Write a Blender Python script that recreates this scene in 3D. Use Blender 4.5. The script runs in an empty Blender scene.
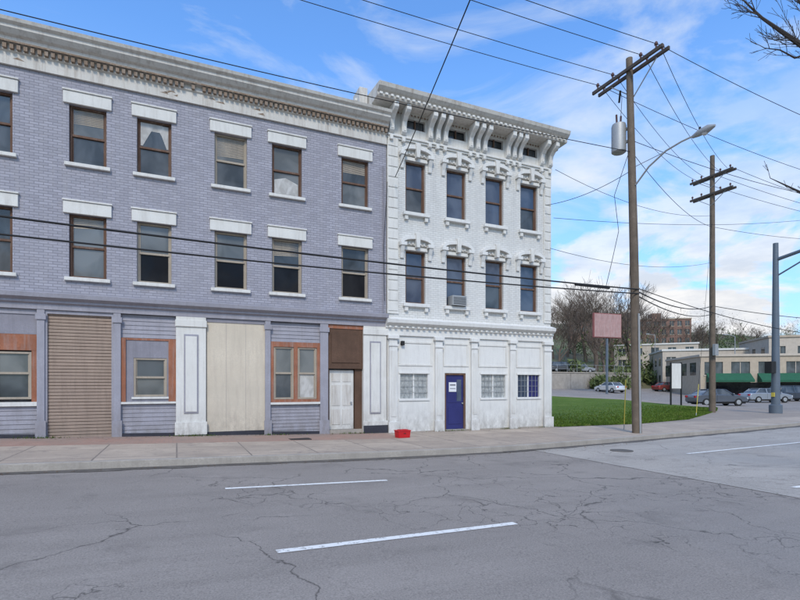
import bpy, bmesh, math, random
from mathutils import Vector, Matrix
random.seed(7)
scene=bpy.context.scene
F=500.0; TH=math.atan(500/1120.0); CT=math.cos(TH); ST=math.sin(TH); CY=-16.1; CH=1.7; HZ=385.0
# ---------- survey helpers ----------
def ray(px):
    t=(px-400)/F
    return (ST+t*CT, CT-t*ST)
def fx(px,y=0.0):
    r=ray(px); return r[0]*(y-CY)/r[1]
def W(px,Z):
    r=ray(px); return (r[0]*Z, CY+r[1]*Z)
def H(py,Z): return CH+(HZ-py)/F*Z
def sp(v,k=2.0):
    return v if v/k>30 else k*math.log(1+math.exp(v/k))
def g(x,y):
    h=0.75*math.tanh(0.03*sp(7-x)/0.75)
    if y>12:
        yy=min(y,110); h+=0.0012*(yy-12)**2
        if y>110: h+=14*(1-math.exp(-(y-110)/60))
    if y>48: h+=.1*(min(y,120)-48)
    s=min(1,max(0,(y-45)/3)); h+=2*s*s*(3-2*s)
    return h
# ---------- materials ----------
def newmat(name):
    m=bpy.data.materials.new(name); m.use_nodes=True
    nt=m.node_tree; b=nt.nodes['Principled BSDF']; return m,nt,b
def N(nt,t,**k):
    n=nt.nodes.new(t)
    for a,v in k.items(): setattr(n,a,v)
    return n
def mixc(nt,fac,a,b,blend='MIX'):
    n=nt.nodes.new('ShaderNodeMix'); n.data_type='RGBA'; n.blend_type=blend
    for idx,v in ((0,fac),(6,a),(7,b)):
        if isinstance(v,bpy.types.NodeSocket): nt.links.new(v,n.inputs[idx])
        elif idx==0: n.inputs[0].default_value=v
        else: n.inputs[idx].default_value=(*v[:3],1)
    return n.outputs[2]
def mathn(nt,op,a,b):
    n=nt.nodes.new('ShaderNodeMath'); n.operation=op
    for i,v in enumerate((a,b)):
        if isinstance(v,bpy.types.NodeSocket): nt.links.new(v,n.inputs[i])
        else: n.inputs[i].default_value=v
    return n.outputs[0]
def ramp(nt,src,p0,p1,c0=(0,0,0),c1=(1,1,1)):
    r=nt.nodes.new('ShaderNodeValToRGB'); e=r.color_ramp.elements
    e[0].position=p0;e[1].position=p1;e[0].color=(*c0,1);e[1].color=(*c1,1)
    nt.links.new(src,r.inputs[0]); return r.outputs[0]
def noise(nt,vec,scale,detail=5,rough=.6,dist=0):
    n=nt.nodes.new('ShaderNodeTexNoise'); n.inputs['Scale'].default_value=scale
    n.inputs['Detail'].default_value=detail; n.inputs['Roughness'].default_value=rough
    n.inputs['Distortion'].default_value=dist
    nt.links.new(vec,n.inputs['Vector']); return n.outputs[0]
def coord(nt): return nt.nodes.new('ShaderNodeTexCoord').outputs['Object']
def scaled(nt,vec,s):
    m=nt.nodes.new('ShaderNodeMapping'); m.inputs['Scale'].default_value=s; nt.links.new(vec,m.inputs[0]); return m.outputs[0]
def bump(nt,b,h,strength,dist=.02):
    n=nt.nodes.new('ShaderNodeBump'); n.inputs['Strength'].default_value=strength; n.inputs['Distance'].default_value=dist
    nt.links.new(h,n.inputs['Height']); nt.links.new(n.outputs[0],b.inputs['Normal'])
def rng(nt,src,lo,hi,t0=0,t1=1):
    q=N(nt,'ShaderNodeMapRange'); q.inputs[1].default_value=lo; q.inputs[2].default_value=hi; q.inputs[3].default_value=t0; q.inputs[4].default_value=t1; nt.links.new(src,q.inputs[0]); return q.outputs[0]
def mul(c,k): return tuple(min(1,v*k) for v in c)
def pmat(name,col,var=.15,scale=2.0,rough=.75,bmp=.15,bs=30,metal=0,streak=.0,streakcol=None,spec=.3,foot=0):
    m,nt,b=newmat(name); v=coord(nt)
    n1=ramp(nt,noise(nt,v,scale,4),.3,.7); n2=noise(nt,v,bs,2)
    c=mixc(nt,n1,mul(col,1-var),mul(col,1+var))
    c=mixc(nt,ramp(nt,n2,.35,.75),c,mul(col,1-var*.6))
    if streak>0:
        s=noise(nt,scaled(nt,v,(5,5,.5)),1.6,5,.7)
        c=mixc(nt,mathn(nt,'MULTIPLY',ramp(nt,s,.48,.74),streak),c,streakcol or mul(col,.45))
    if foot>0:  # splash dirt near the pavement
        sp_=N(nt,'ShaderNodeSeparateXYZ'); nt.links.new(v,sp_.inputs[0])
        f=mathn(nt,'MULTIPLY',rng(nt,sp_.outputs[2],1.15,.1),rng(nt,noise(nt,scaled(nt,v,(2,2,1)),2.5,6,.75),.35,.62))
        c=mixc(nt,mathn(nt,'MULTIPLY',f,foot),c,(.16,.135,.115))
    nt.links.new(c,b.inputs['Base Color']); b.inputs['Roughness'].default_value=rough; b.inputs['Metallic'].default_value=metal
    b.inputs['Specular IOR Level'].default_value=spec
    bump(nt,b,n2,bmp); return m
def brickmat(name,col,mort=.75,var=.1,bw=.21,rh=.075,streak=.35,streakcol=(.3,.28,.27)):
    m,nt,b=newmat(name); v=coord(nt)
    s=N(nt,'ShaderNodeSeparateXYZ'); nt.links.new(v,s.inputs[0])
    c=N(nt,'ShaderNodeCombineXYZ')
    nt.links.new(mathn(nt,'ADD',s.outputs[0],s.outputs[1]),c.inputs[0]); nt.links.new(s.outputs[2],c.inputs[1])
    br=N(nt,'ShaderNodeTexBrick'); nt.links.new(c.outputs[0],br.inputs['Vector'])
    br.inputs['Scale'].default_value=1; br.inputs['Brick Width'].default_value=bw; br.inputs['Row Height'].default_value=rh
    br.inputs['Mortar Size'].default_value=.009; br.inputs['Mortar Smooth'].default_value=.3
    br.inputs['Color1'].default_value=(*mul(col,1-var),1); br.inputs['Color2'].default_value=(*mul(col,1+var),1); br.inputs['Mortar'].default_value=(*mul(col,mort),1)
    n1=noise(nt,v,.7,5,.65)
    cc=mixc(nt,ramp(nt,n1,.35,.7),br.outputs[0],mul(col,.84),'MIX')
    cc=mixc(nt,.5,br.outputs[0],cc)
    st=noise(nt,scaled(nt,v,(3,3,.35)),1.5,6,.72)
    cc=mixc(nt,mathn(nt,'MULTIPLY',ramp(nt,st,.48,.78),streak),cc,streakcol)
    pk=noise(nt,v,9,6,.8)
    cc=mixc(nt,ramp(nt,pk,.67,.71),cc,mul(streakcol,.75))
    nt.links.new(cc,b.inputs['Base Color']); b.inputs['Roughness'].default_value=.75; b.inputs['Specular IOR Level'].default_value=.25
    bump(nt,b,mathn(nt,'SUBTRACT',1.0,br.outputs['Fac']),.6,.01); return m
def glassmat(name,col,col2=None,scale=1.2,rough=.08,spec=.6):
    m,nt,b=newmat(name); v=coord(nt)
    n=noise(nt,scaled(nt,v,(1,1,.6)),scale,3,.5,.6)
    c=mixc(nt,ramp(nt,n,.4,.62),col,col2 or mul(col,2.0))  # noise tones; on window panes they imitate varied reflections in the color
    nt.links.new(c,b.inputs['Base Color']); b.inputs['Roughness'].default_value=rough; b.inputs['Specular IOR Level'].default_value=spec
    bump(nt,b,noise(nt,v,2.2,1),.08,.04)
    return m
M={}
M['lav']=brickmat('lavender_painted_brick',(.335,.325,.365),mort=.64,var=.13,streakcol=(.40,.375,.37))
M['lavtrim']=pmat('lavender_paint',(.32,.31,.345),streak=.35,streakcol=(.18,.165,.17),foot=.6)
M['lavdark']=pmat('lavender_paint_dark',(.25,.24,.27),streak=.35,foot=.6)
M['wbrick']=brickmat('white_painted_brick',(.66,.645,.61),mort=.76,var=.05,streak=.5,streakcol=(.42,.405,.39))
M['white']=pmat('white_paint',(.66,.64,.595),var=.07,streak=.45,streakcol=(.38,.35,.31),foot=.55)
M['whitew']=pmat('weathered_white_paint',(.59,.56,.51),var=.1,streak=.65,streakcol=(.30,.245,.20),scale=1.2)
M['whiteclean']=pmat('fresh_white_paint',(.68,.665,.63),var=.05,streak=.35,streakcol=(.42,.40,.38),foot=.5)
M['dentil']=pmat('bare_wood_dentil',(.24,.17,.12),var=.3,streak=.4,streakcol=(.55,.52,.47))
M['tan']=pmat('tan_rollup_metal',(.33,.245,.19),var=.12,rough=.55,streak=.35,foot=.4)
M['cream']=pmat('cream_board',(.58,.505,.40),var=.1,scale=1.0,streak=.45,streakcol=(.40,.34,.28),foot=.5)
M['orange']=pmat('rusty_orange_wood',(.31,.12,.065),var=.3,streak=.6,streakcol=(.32,.27,.25))
M['brown']=pmat('brown_wood',(.11,.062,.04),var=.3,streak=.3)
M['dark']=pmat('dark_board',(.035,.028,.025),var=.3)
M['blackbase']=pmat('black_base_paint',(.035,.035,.045),var=.3)
M['frame']=pmat('beige_window_frame',(.38,.32,.25),var=.15,streak=.4)
M['framebr']=pmat('brown_window_frame',(.13,.07,.045),var=.25,streak=.4,streakcol=(.3,.24,.2))
M['glass']=glassmat('window_glass',(.025,.03,.033),(.08,.088,.095))
M['glassdk']=glassmat('dark_open_window',(.006,.006,.008),(.015,.015,.017),spec=.15)
M['glassgr']=glassmat('gray_reflection_glass',(.085,.09,.088),(.16,.162,.155))  # gray of reflected sky and blinds, put into the pane color
M['curtain']=glassmat('curtain_behind_glass',(.38,.36,.33),(.52,.50,.47),scale=5,spec=.3)
M['glassbl']=glassmat('blue_window_glass',(.035,.05,.085),(.08,.10,.14))
M['glassblock']=glassmat('glass_block',(.28,.29,.285),(.42,.43,.42),scale=14,rough=.2)
M['bluedoor']=pmat('blue_door_paint',(.028,.03,.13),var=.15,rough=.45)
M['paper']=pmat('paper_notice',(.7,.7,.7),var=.05)
M['ink']=pmat('printed_ink',(.08,.08,.1))
M['roof']=pmat('roof_membrane',(.10,.10,.10))
M['redbrick']=brickmat('red_brick',(.22,.13,.10),streak=.1)
M['concrete']=pmat('concrete',(.36,.32,.275),var=.2,streak=.3)
M['gutter']=pmat('gutter_grime',(.12,.105,.09),var=.35,scale=3)
M['woodpole']=pmat('weathered_pole_wood',(.15,.115,.085),var=.3,streak=.5,scale=3)
M['arm']=pmat('crossarm_wood',(.08,.065,.055),var=.3)
M['gray']=pmat('gray_metal',(.34,.345,.345),rough=.5,metal=.3,var=.08)
M['bluegray']=pmat('blue_gray_metal',(.12,.145,.175),rough=.5,metal=.2,var=.1)
M['blackm']=pmat('black_rubber',(.02,.02,.02),var=.2)
M['porc']=pmat('brown_insulator',(.10,.05,.04),rough=.3)
M['yellow']=pmat('yellow_plastic',(.50,.40,.07),rough=.5)
M['red']=pmat('red_plastic',(.50,.015,.02),rough=.4,var=.1)
M['green']=pmat('green_awning_fabric',(.02,.10,.055))
M['beige']=pmat('beige_stucco',(.44,.36,.27),streak=.2)
M['beige2']=pmat('pale_stone_wall',(.50,.43,.35),streak=.2)
M['pink']=pmat('faded_sign_face',(.40,.24,.22),var=.2,streak=.6,streakcol=(.52,.44,.41))
M['signred']=pmat('sign_red_frame',(.28,.10,.09))
M['bark']=pmat('bark',(.045,.036,.03),var=.3)
M['twig']=pmat('distant_twigs',(.14,.105,.08),var=.35)
M['evergreen']=pmat('evergreen_foliage',(.05,.08,.03),var=.4,scale=.4)
M['springleaf']=pmat('spring_foliage',(.12,.15,.05),var=.35,scale=.3)
M['wire']=pmat('wire_black',(.02,.02,.021),var=.1)
M['lens']=pmat('lamp_lens',(.6,.6,.58),rough=.2)
M['leaf']=pmat('dead_leaf',(.14,.08,.04),var=.4)
m,nt,b=newmat('worn_road_paint'); v=coord(nt)
c=mixc(nt,ramp(nt,noise(nt,v,14,6,.8),.54,.62),(.74,.72,.68),(.30,.28,.26))
nt.links.new(c,b.inputs['Base Color']); b.inputs['Roughness'].default_value=.8; M['paint']=m
def asphalt(name,col,crack=.8):
    m,nt,b=newmat(name); v=coord(nt)
    big=noise(nt,v,.3,5,.65); mid=noise(nt,scaled(nt,v,(.12,1.3,1)),1.3,4,.6); fine=noise(nt,v,60,3,.8); sp_=noise(nt,v,22,2,.7)
    c=mixc(nt,ramp(nt,big,.3,.7),mul(col,.82),mul(col,1.15))
    c=mixc(nt,mathn(nt,'MULTIPLY',ramp(nt,mid,.48,.7),.75),c,mul(col,.74))
    c=mixc(nt,.36,c,mixc(nt,ramp(nt,fine,.35,.65),mul(col,.4),mul(col,1.75)))
    c=mixc(nt,ramp(nt,sp_,.66,.74),c,mul(col,.6))
    st=noise(nt,v,1.1,4,.6)
    c=mixc(nt,mathn(nt,'MULTIPLY',ramp(nt,st,.58,.72),.45),c,mul(col,.5))
    dn=nt.nodes.new('ShaderNodeTexNoise'); dn.inputs['Scale'].default_value=1.7; dn.inputs['Detail'].default_value=5
    nt.links.new(v,dn.inputs['Vector'])
    ad=N(nt,'ShaderNodeVectorMath',operation='MULTIPLY_ADD'); nt.links.new(dn.outputs[1],ad.inputs[0]); ad.inputs[1].default_value=(.9,.9,0); nt.links.new(v,ad.inputs[2])
    for sc,th,lo,hi,ms in ((.42,.007,.42,.52,.3),(2.1,.017,.50,.58,.25)):
        vo=N(nt,'ShaderNodeTexVoronoi',feature='DISTANCE_TO_EDGE'); vo.inputs['Scale'].default_value=sc
        nt.links.new(ad.outputs[0],vo.inputs['Vector'])
        line=ramp(nt,vo.outputs[0],0,th,(1,1,1),(0,0,0))
        mk=ramp(nt,noise(nt,v,ms,3),lo,hi)
        c=mixc(nt,mathn(nt,'MULTIPLY',mathn(nt,'MULTIPLY',line,mk),crack),c,mul(col,.2))
    nt.links.new(c,b.inputs['Base Color']); b.inputs['Roughness'].default_value=.85; b.inputs['Specular IOR Level'].default_value=.25
    bump(nt,b,fine,.35,.01); return m
M['asph']=asphalt('old_asphalt',(.265,.232,.205),.85)
M['asph2']=asphalt('light_pavement',(.36,.325,.288),.55)
m,nt,b=newmat('sidewalk_concrete'); v=coord(nt)
br=N(nt,'ShaderNodeTexBrick'); nt.links.new(v,br.inputs['Vector']); br.offset=0
for k,val in (('Scale',1),('Brick Width',1.5),('Row Height',1.5),('Mortar Size',.018),('Mortar Smooth',.2),('Bias',0)): br.inputs[k].default_value=val
br.inputs['Color1'].default_value=(.37,.285,.215,1); br.inputs['Color2'].default_value=(.48,.385,.295,1); br.inputs['Mortar'].default_value=(.09,.07,.06,1)
bk=N(nt,'ShaderNodeTexBrick'); nt.links.new(v,bk.inputs['Vector'])
for k,val in (('Scale',1),('Brick Width',.2),('Row Height',.1),('Mortar Size',.006)): bk.inputs[k].default_value=val
bk.inputs['Color1'].default_value=(.29,.13,.085,1); bk.inputs['Color2'].default_value=(.38,.20,.14,1); bk.inputs['Mortar'].default_value=(.19,.145,.12,1)
s=N(nt,'ShaderNodeSeparateXYZ'); nt.links.new(v,s.inputs[0])
c=mixc(nt,mathn(nt,'MULTIPLY',rng(nt,s.outputs[1],-2.05,-2.0),rng(nt,s.outputs[0],6.6,6.5)),br.outputs[0],bk.outputs[0])
c=mixc(nt,mathn(nt,'MULTIPLY',ramp(nt,noise(nt,v,.8,6,.7),.4,.72),.85),c,(.23,.18,.14))
c=mixc(nt,mathn(nt,'MULTIPLY',ramp(nt,noise(nt,v,2.6,5,.75),.56,.66),.6),c,(.14,.115,.10))
c=mixc(nt,ramp(nt,noise(nt,v,6,5,.8),.61,.69),c,(.17,.14,.12))
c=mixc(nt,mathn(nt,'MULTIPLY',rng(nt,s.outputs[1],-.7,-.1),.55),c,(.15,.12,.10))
c=mixc(nt,.25,c,mixc(nt,noise(nt,v,50,3,.8),(.1,.08,.07),(.72,.62,.52)))
nt.links.new(c,b.inputs['Base Color']); b.inputs['Roughness'].default_value=.85; bump(nt,b,noise(nt,v,40,2),.3,.01); M['walk']=m
m,nt,b=newmat('grass'); v=coord(nt)
c=mixc(nt,ramp(nt,noise(nt,v,.4,5,.7),.35,.7),(.09,.15,.022),(.15,.215,.04))
c=mixc(nt,ramp(nt,noise(nt,v,18,4,.8),.4,.7),c,(.055,.105,.015))
c=mixc(nt,ramp(nt,noise(nt,v,2.0,5,.8),.56,.70),c,(.24,.23,.09))
nt.links.new(c,b.inputs['Base Color']); b.inputs['Roughness'].default_value=.9; b.inputs['Specular IOR Level'].default_value=.1; bump(nt,b,noise(nt,v,30,3,.8),.8,.06); M['grass']=m
m,nt,b=newmat('ground_soil_grass'); v=coord(nt)
c=mixc(nt,ramp(nt,noise(nt,v,.08,5,.7),.4,.62),(.12,.105,.06),(.09,.12,.04))
c=mixc(nt,ramp(nt,noise(nt,v,1.2,5,.8),.5,.7),c,(.14,.12,.08))
nt.links.new(c,b.inputs['Base Color']); b.inputs['Roughness'].default_value=.95; M['ground']=m
# ---------- mesh builder ----------
class MB:
    def __init__(s,name,mat,parent=None,bevel=0,smooth=False):
        s.n=name;s.m=mat;s.p=parent;s.v=[];s.f=[];s.bev=bevel;s.sm=smooth
    def add(s,vs,fs):
        o=len(s.v)
        s.v+=[tuple(v) for v in vs]
        s.f+=[tuple(i+o for i in f) for f in fs]
    def box(s,x0,x1,y0,y1,z0,z1):
        s.add([(x0,y0,z0),(x1,y0,z0),(x1,y1,z0),(x0,y1,z0),(x0,y0,z1),(x1,y0,z1),(x1,y1,z1),(x0,y1,z1)],
              [(0,3,2,1),(4,5,6,7),(0,1,5,4),(1,2,6,5),(2,3,7,6),(3,0,4,7)])
    def quad(s,a,b,c,d): s.add([a,b,c,d],[(0,1,2,3)])
    def ext_xz(s,pts,y0,y1):
        n=len(pts); s.add([(x,y0,z) for x,z in pts]+[(x,y1,z) for x,z in pts],
            [tuple(range(n)),tuple(range(2*n-1,n-1,-1))]+[(i,i+n,(i+1)%n+n,(i+1)%n) for i in range(n)])
    def ext_yz(s,pts,x0,x1):
        n=len(pts); s.add([(x0,y,z) for y,z in pts]+[(x1,y,z) for y,z in pts],
            [tuple(range(n)),tuple(range(2*n-1,n-1,-1))]+[(i,i+n,(i+1)%n+n,(i+1)%n) for i in range(n)])
    def tube(s,pts,rs,n=8,cap=True):
        pts=[Vector(p) for p in pts]; vs=[];fs=[]
        if not hasattr(rs,'__len__'): rs=[rs]*len(pts)
        for i,p in enumerate(pts):
            d=(pts[min(i+1,len(pts)-1)]-pts[max(i-1,0)]).normalized()
            a=d.cross(Vector((0,0,1))).normalized() if abs(d.z)<=.95 else (Vector((1,0,0))-d*d.x).normalized()
            bb=d.cross(a)
            for k in range(n):
                t=2*math.pi*k/n; vs.append(p+(a*math.cos(t)+bb*math.sin(t))*rs[i])
        for i in range(len(pts)-1):
            for k in range(n):
                fs.append((i*n+k,i*n+(k+1)%n,(i+1)*n+(k+1)%n,(i+1)*n+k))
        if cap:
            fs.append(tuple(range(n-1,-1,-1))); fs.append(tuple((len(pts)-1)*n+k for k in range(n)))
        s.add(vs,fs)
    def build(s):
        me=bpy.data.meshes.new(s.n); me.from_pydata(s.v,[],s.f); me.update()
        if s.sm!='keep':
            bm=bmesh.new(); bm.from_mesh(me); bmesh.ops.recalc_face_normals(bm,faces=bm.faces); bm.to_mesh(me); bm.free()
        ob=bpy.data.objects.new(s.n,me); scene.collection.objects.link(ob); me.materials.append(M[s.m])
        if s.p: ob.parent=s.p
        if s.sm is True:
            for p in me.polygons: p.use_smooth=True
            try: me.set_sharp_from_angle(angle=math.radians(40))
            except Exception: pass
        if s.bev:
            bv=ob.modifiers.new('bevel','BEVEL'); bv.width=s.bev; bv.segments=2; bv.limit_method='ANGLE'
        return ob
class Thing:
    def __init__(s,name,M4=None):
        s.e=bpy.data.objects.new(name,None); scene.collection.objects.link(s.e); s.parts={}
        if M4: s.e.matrix_world=M4
    def __call__(s,pn,mat,bevel=0,smooth=False):
        if pn not in s.parts: s.parts[pn]=MB(pn,mat,s.e,bevel,smooth)
        return s.parts[pn]
    def done(s):
        for p in s.parts.values():
            if p.v: p.build()
def place(x,y,z,ang): return Matrix.Translation((x,y,z))@Matrix.Rotation(ang,4,'Z')
RA=-TH
# ---------- sheets ----------
def sheet(name,poly,dz,mat,step=2.0):
    bm=bmesh.new(); vs=[bm.verts.new((x,y,0)) for x,y in poly]; bm.faces.new(vs)
    bmesh.ops.triangulate(bm,faces=bm.faces[:])
    xs=[p[0] for p in poly]; ys=[p[1] for p in poly]
    for ax,lo,hi in ((0,min(xs),max(xs)),(1,min(ys),max(ys))):
        k=math.ceil(lo/step)*step
        while k<hi:
            co=[0,0,0];co[ax]=k;no=[0,0,0];no[ax]=1
            bmesh.ops.bisect_plane(bm,geom=bm.verts[:]+bm.edges[:]+bm.faces[:],plane_co=co,plane_no=no,dist=1e-5); k+=step
    for v in bm.verts: v.co.z=g(v.co.x,v.co.y)+dz
    for f in bm.faces:
        f.normal_update()
        if f.normal.z<0: f.normal_flip()
    me=bpy.data.meshes.new(name); bm.to_mesh(me); bm.free()
    ob=bpy.data.objects.new(name,me); scene.collection.objects.link(ob); me.materials.append(M[mat]); return ob
def axis(lo,hi,step,far):
    a=[]; k=lo
    while k<=hi: a.append(k); k+=step
    f=step*2; x=hi
    while x<far: x+=f; f*=1.6; a.append(x)
    f=step*2; x=lo
    while x>-far: x-=f; f*=1.6; a.insert(0,x)
    return a
ax=axis(-40,160,2,3000); ay=axis(-30,140,2,3000)
gv=[(x,y,g(x,y)-.22) for y in ay for x in ax]; nx=len(ax)
gf=[(j*nx+i,j*nx+i+1,(j+1)*nx+i+1,(j+1)*nx+i) for j in range(len(ay)-1) for i in range(nx-1)]
gm=MB('ground','ground'); gm.sm='keep'; gm.v=gv; gm.f=gf; gm.build()
curb=[(-80,-5.2),(-2,-5.15),(8,-4.9),(14,-4.25),(19.4,-3.7),(25,-3.0),(31,-1.6),(35.5,.6),(38,3.5),(39,7),(42,15),(45.5,23),(40,36)]
road=[(-80,-14.2),(200,-14.2),(200,44),(39,44)]+curb[::-1]
sheet('road',road,-.13,'asph')
sheet('intersection_pavement',[(9.1,-14.2),(60,-14.2),(60,-1),(38,3.5),(35.5,.6),(31,-1.6),(25,-3.0),(19.4,-3.7),(14,-4.25),(9.0,-4.79)],-.122,'asph2')
lawnf=[(14.1,-.25),(18.4,-.4),(23,.6),(27,2.6),(32,5.2),(36.3,8),(39.6,15),(43.3,23),(38,34)]
sheet('sidewalk',[(-80,.1),(14.1,.1)]+lawnf+[(40,36)]+curb[::-1][1:],0,'walk')
sheet('lawn',lawnf+[(14.1,34)],.015,'grass')
sheet('sidewalk',[(-80,-18),(80,-18),(80,-14.2),(-80,-14.2)],0,'walk')
def strip(name,pts,w,z0,z1,mat,step=1.0):
    mb=MB(name,mat,None,bevel=.02); out=[]
    for i in range(len(pts)-1):
        a=Vector(pts[i]);b_=Vector(pts[i+1]);n=max(1,int((b_-a).length/step))
        for k in range(n): out.append(a.lerp(b_,k/n))
    out.append(Vector(pts[-1])); vs=[]
    for i,p in enumerate(out):
        d=(out[min(i+1,len(out)-1)]-out[max(i-1,0)]).normalized(); nn=Vector((-d.y,d.x))*w
        q=p+nn; zz=g(p.x,p.y)
        vs+=[(p.x,p.y,zz+z0),(p.x,p.y,zz+z1),(q.x,q.y,zz+z1),(q.x,q.y,zz+z0)]
    fs=[]
    for i in range(len(out)-1):
        for k in range(3): fs.append((i*4+k,i*4+k+1,i*4+4+k+1,i*4+4+k))
    mb.add(vs,fs); return mb.build()
strip('curb',curb,.16,-.2,.012,'concrete')
strip('curb',[(80,-14.2),(-80,-14.2)],.16,-.2,.012,'concrete')
def mark(name,pts,w=.11,dz=-.116,mat='paint',n=6,rag=0):
    mb=MB(name,mat); mb.sm='keep'; vs=[]; out=[]
    for i in range(len(pts)-1):
        a=Vector(pts[i]);b_=Vector(pts[i+1])
        for k in range(n): out.append(a.lerp(b_,k/n))
    out.append(Vector(pts[-1]))
    for i,p in enumerate(out):
        d=(out[min(i+1,len(out)-1)]-out[max(i-1,0)]).normalized(); nn=Vector((-d.y,d.x))*w*.5
        for q in (p-nn*(1+random.uniform(0,rag)),p+nn): vs.append((q.x,q.y,g(q.x,q.y)+dz))
    mb.add(vs,[(i*2,i*2+2,i*2+3,i*2+1) for i in range(len(out)-1)]); mb.build()
for k,(a,b_) in enumerate([((.9,-11.1),(3.85,-11.0)),((9.9,-10.9),(12.9,-10.8)),((-8.2,-11.2),(-5.2,-11.15)),
      ((.7,-7.75),(3.45,-7.8)),((12.3,-7.15),(18.2,-6.8)),((-9,-7.8),(-6,-7.8)),((24,-6.5),(30,-6.0))]):
    mark('lane_marking',[a,b_],dz=-.124 if b_[0]<9 else -.114)
mark('gutter_dirt',[(x,y-.13) for x,y in curb[:3]],.22,-.124,'gutter',40,1.4)
mark('gutter_dirt',[(x,y-.13) for x,y in curb[2:8]],.20,-.116,'gutter',14,1.4)
# ---------- facade parts ----------
def wall(mb,x0,x1,z0,z1,ops,y=0.0,rev=.16):
    xs=sorted({x0,x1,*[o[0] for o in ops],*[o[1] for o in ops]}); zs=sorted({z0,z1,*[o[2] for o in ops],*[o[3] for o in ops]})
    for i in range(len(xs)-1):
        for j in range(len(zs)-1):
            cx=(xs[i]+xs[i+1])/2;cz=(zs[j]+zs[j+1])/2
            if any(o[0]<cx<o[1] and o[2]<cz<o[3] for o in ops): continue
            mb.quad((xs[i],y,zs[j]),(xs[i+1],y,zs[j]),(xs[i+1],y,zs[j+1]),(xs[i],y,zs[j+1]))
    for a,b_,c,d in ops:
        mb.quad((a,y,c),(a,y,d),(a,y+rev,d),(a,y+rev,c)); mb.quad((b_,y,c),(b_,y+rev,c),(b_,y+rev,d),(b_,y,d))
        mb.quad((a,y,d),(b_,y,d),(b_,y+rev,d),(a,y+rev,d)); mb.quad((a,y,c),(a,y+rev,c),(b_,y+rev,c),(b_,y,c))
def sash(T,x0,x1,z0,z1,y=.09,fr='window_frames',fm='frame',gt='glass',gb='glass',fw=.055,mid=.5):
    f=T(fr,fm,.004)
    yb=y+.09; e=.002
    f.box(x0+e,x0+fw,y,yb,z0+e,z1-e); f.box(x1-fw,x1-e,y,yb,z0+e,z1-e)
    f.box(x0+fw,x1-fw,y+.003,yb,z1-fw,z1-e); f.box(x0+fw,x1-fw,y+.003,yb,z0+e,z0+fw*1.1)
    zm=z0+(z1-z0)*mid
    f.box(x0+fw,x1-fw,y+.015,yb,zm-.03,zm+.03)
    for xx in (x0+fw,x1-fw-.03): f.box(xx,xx+.03,y+.03,yb,zm+.03,z1-fw); f.box(xx,xx+.03,y+.045,yb,z0+fw*1.1,zm-.03)
    for m_,a,c,yy in ((gt,zm,z1-.03,y+.05),(gb,z0+.03,zm,y+.065)):
        tl=random.uniform(-.006,.006)
        T('glass_'+m_,m_).quad((x0+.02,yy-tl,a),(x1-.02,yy+tl,a),(x1-.02,yy+tl,c),(x0+.02,yy-tl,c))
# ================= LEFT BUILDING =================
B=Thing('lavender_brick_storefront_building')
XR=6.66; XL=-14.0
cols=[(fx(69),fx(106.5)),(fx(137),fx(171.5)),(fx(214.5),fx(247)),(fx(272),fx(302)),(fx(341.5),fx(368.5))]
cols=[(-9.6,-8.65),(-7.2,-6.25),(-4.88,-3.93)]+cols
R3=(7.76,9.36); R2=(4.64,6.37)
ops=[]
for a,b_ in cols: ops+= [(a,b_,*R3),(a,b_,*R2)]
wall(B('upper_walls','lav'),XL,XR,4.1,10.3,ops)
g3=[('glass','glass')]*3+[('glassgr','glass'),('glass','glass'),('glassgr','glass'),('glassgr','glassgr'),('glass','glassgr')]
g2=[('glass','glassdk'),('glass','glass'),('glass','glass'),('glassgr','glassgr'),('glassgr','glassdk'),('glassgr','glassdk'),('glass','glassdk'),('glass','glassdk')]
for i,(a,b_) in enumerate(cols):
    for r_,((z0,z1),(gt,gb)) in enumerate(((R3,g3[i]),(R2,g2[i]))):
        br_=(i,r_) in ((2,0),(3,0),(3,1),(4,0),(6,0),(7,0),(2,1))
        sash(B,a,b_,z0,z1,gt=gt,gb=gb,fr='window_frames_brown' if br_ else 'window_frames',fm='framebr' if br_ else 'frame')
        B('window_headers','white',.012).box(a-.13,b_+.13,-.06,.02,z1+.003,z1+.33)
        B('window_headers','white').box(a-.15,b_+.15,-.09,.02,z1+.335,z1+.38)
        B('window_sills','white',.012).box(a-.1,b_+.1,-.09,.06,z0-.10,z0-.002)
a,b_=cols[4]; xm=(a+b_)/2; cq=B('curtains','curtain')
cq.add([(a+.08,.13,9.28),(xm+.02,.13,9.28),(a+.3,.13,8.95),(a+.14,.13,8.62),(a+.08,.13,8.62)],[(0,4,3,2,1)])
cq.add([(b_-.08,.13,9.28),(xm+.02,.13,9.28),(b_-.26,.13,8.98),(b_-.13,.13,8.62),(b_-.08,.13,8.62)],[(0,1,2,3,4)])
cq.quad((a+.08,.138,9.08),(b_-.08,.138,9.08),(b_-.08,.138,9.3),(a+.08,.138,9.3))
a,b_=cols[6]; cq.add([(a+.1,.149,7.85),(b_-.1,.149,7.85),(b_-.1,.149,8.22),(a+.45,.149,8.38),(a+.1,.149,8.28)],[(0,1,2,3,4)])
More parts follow.
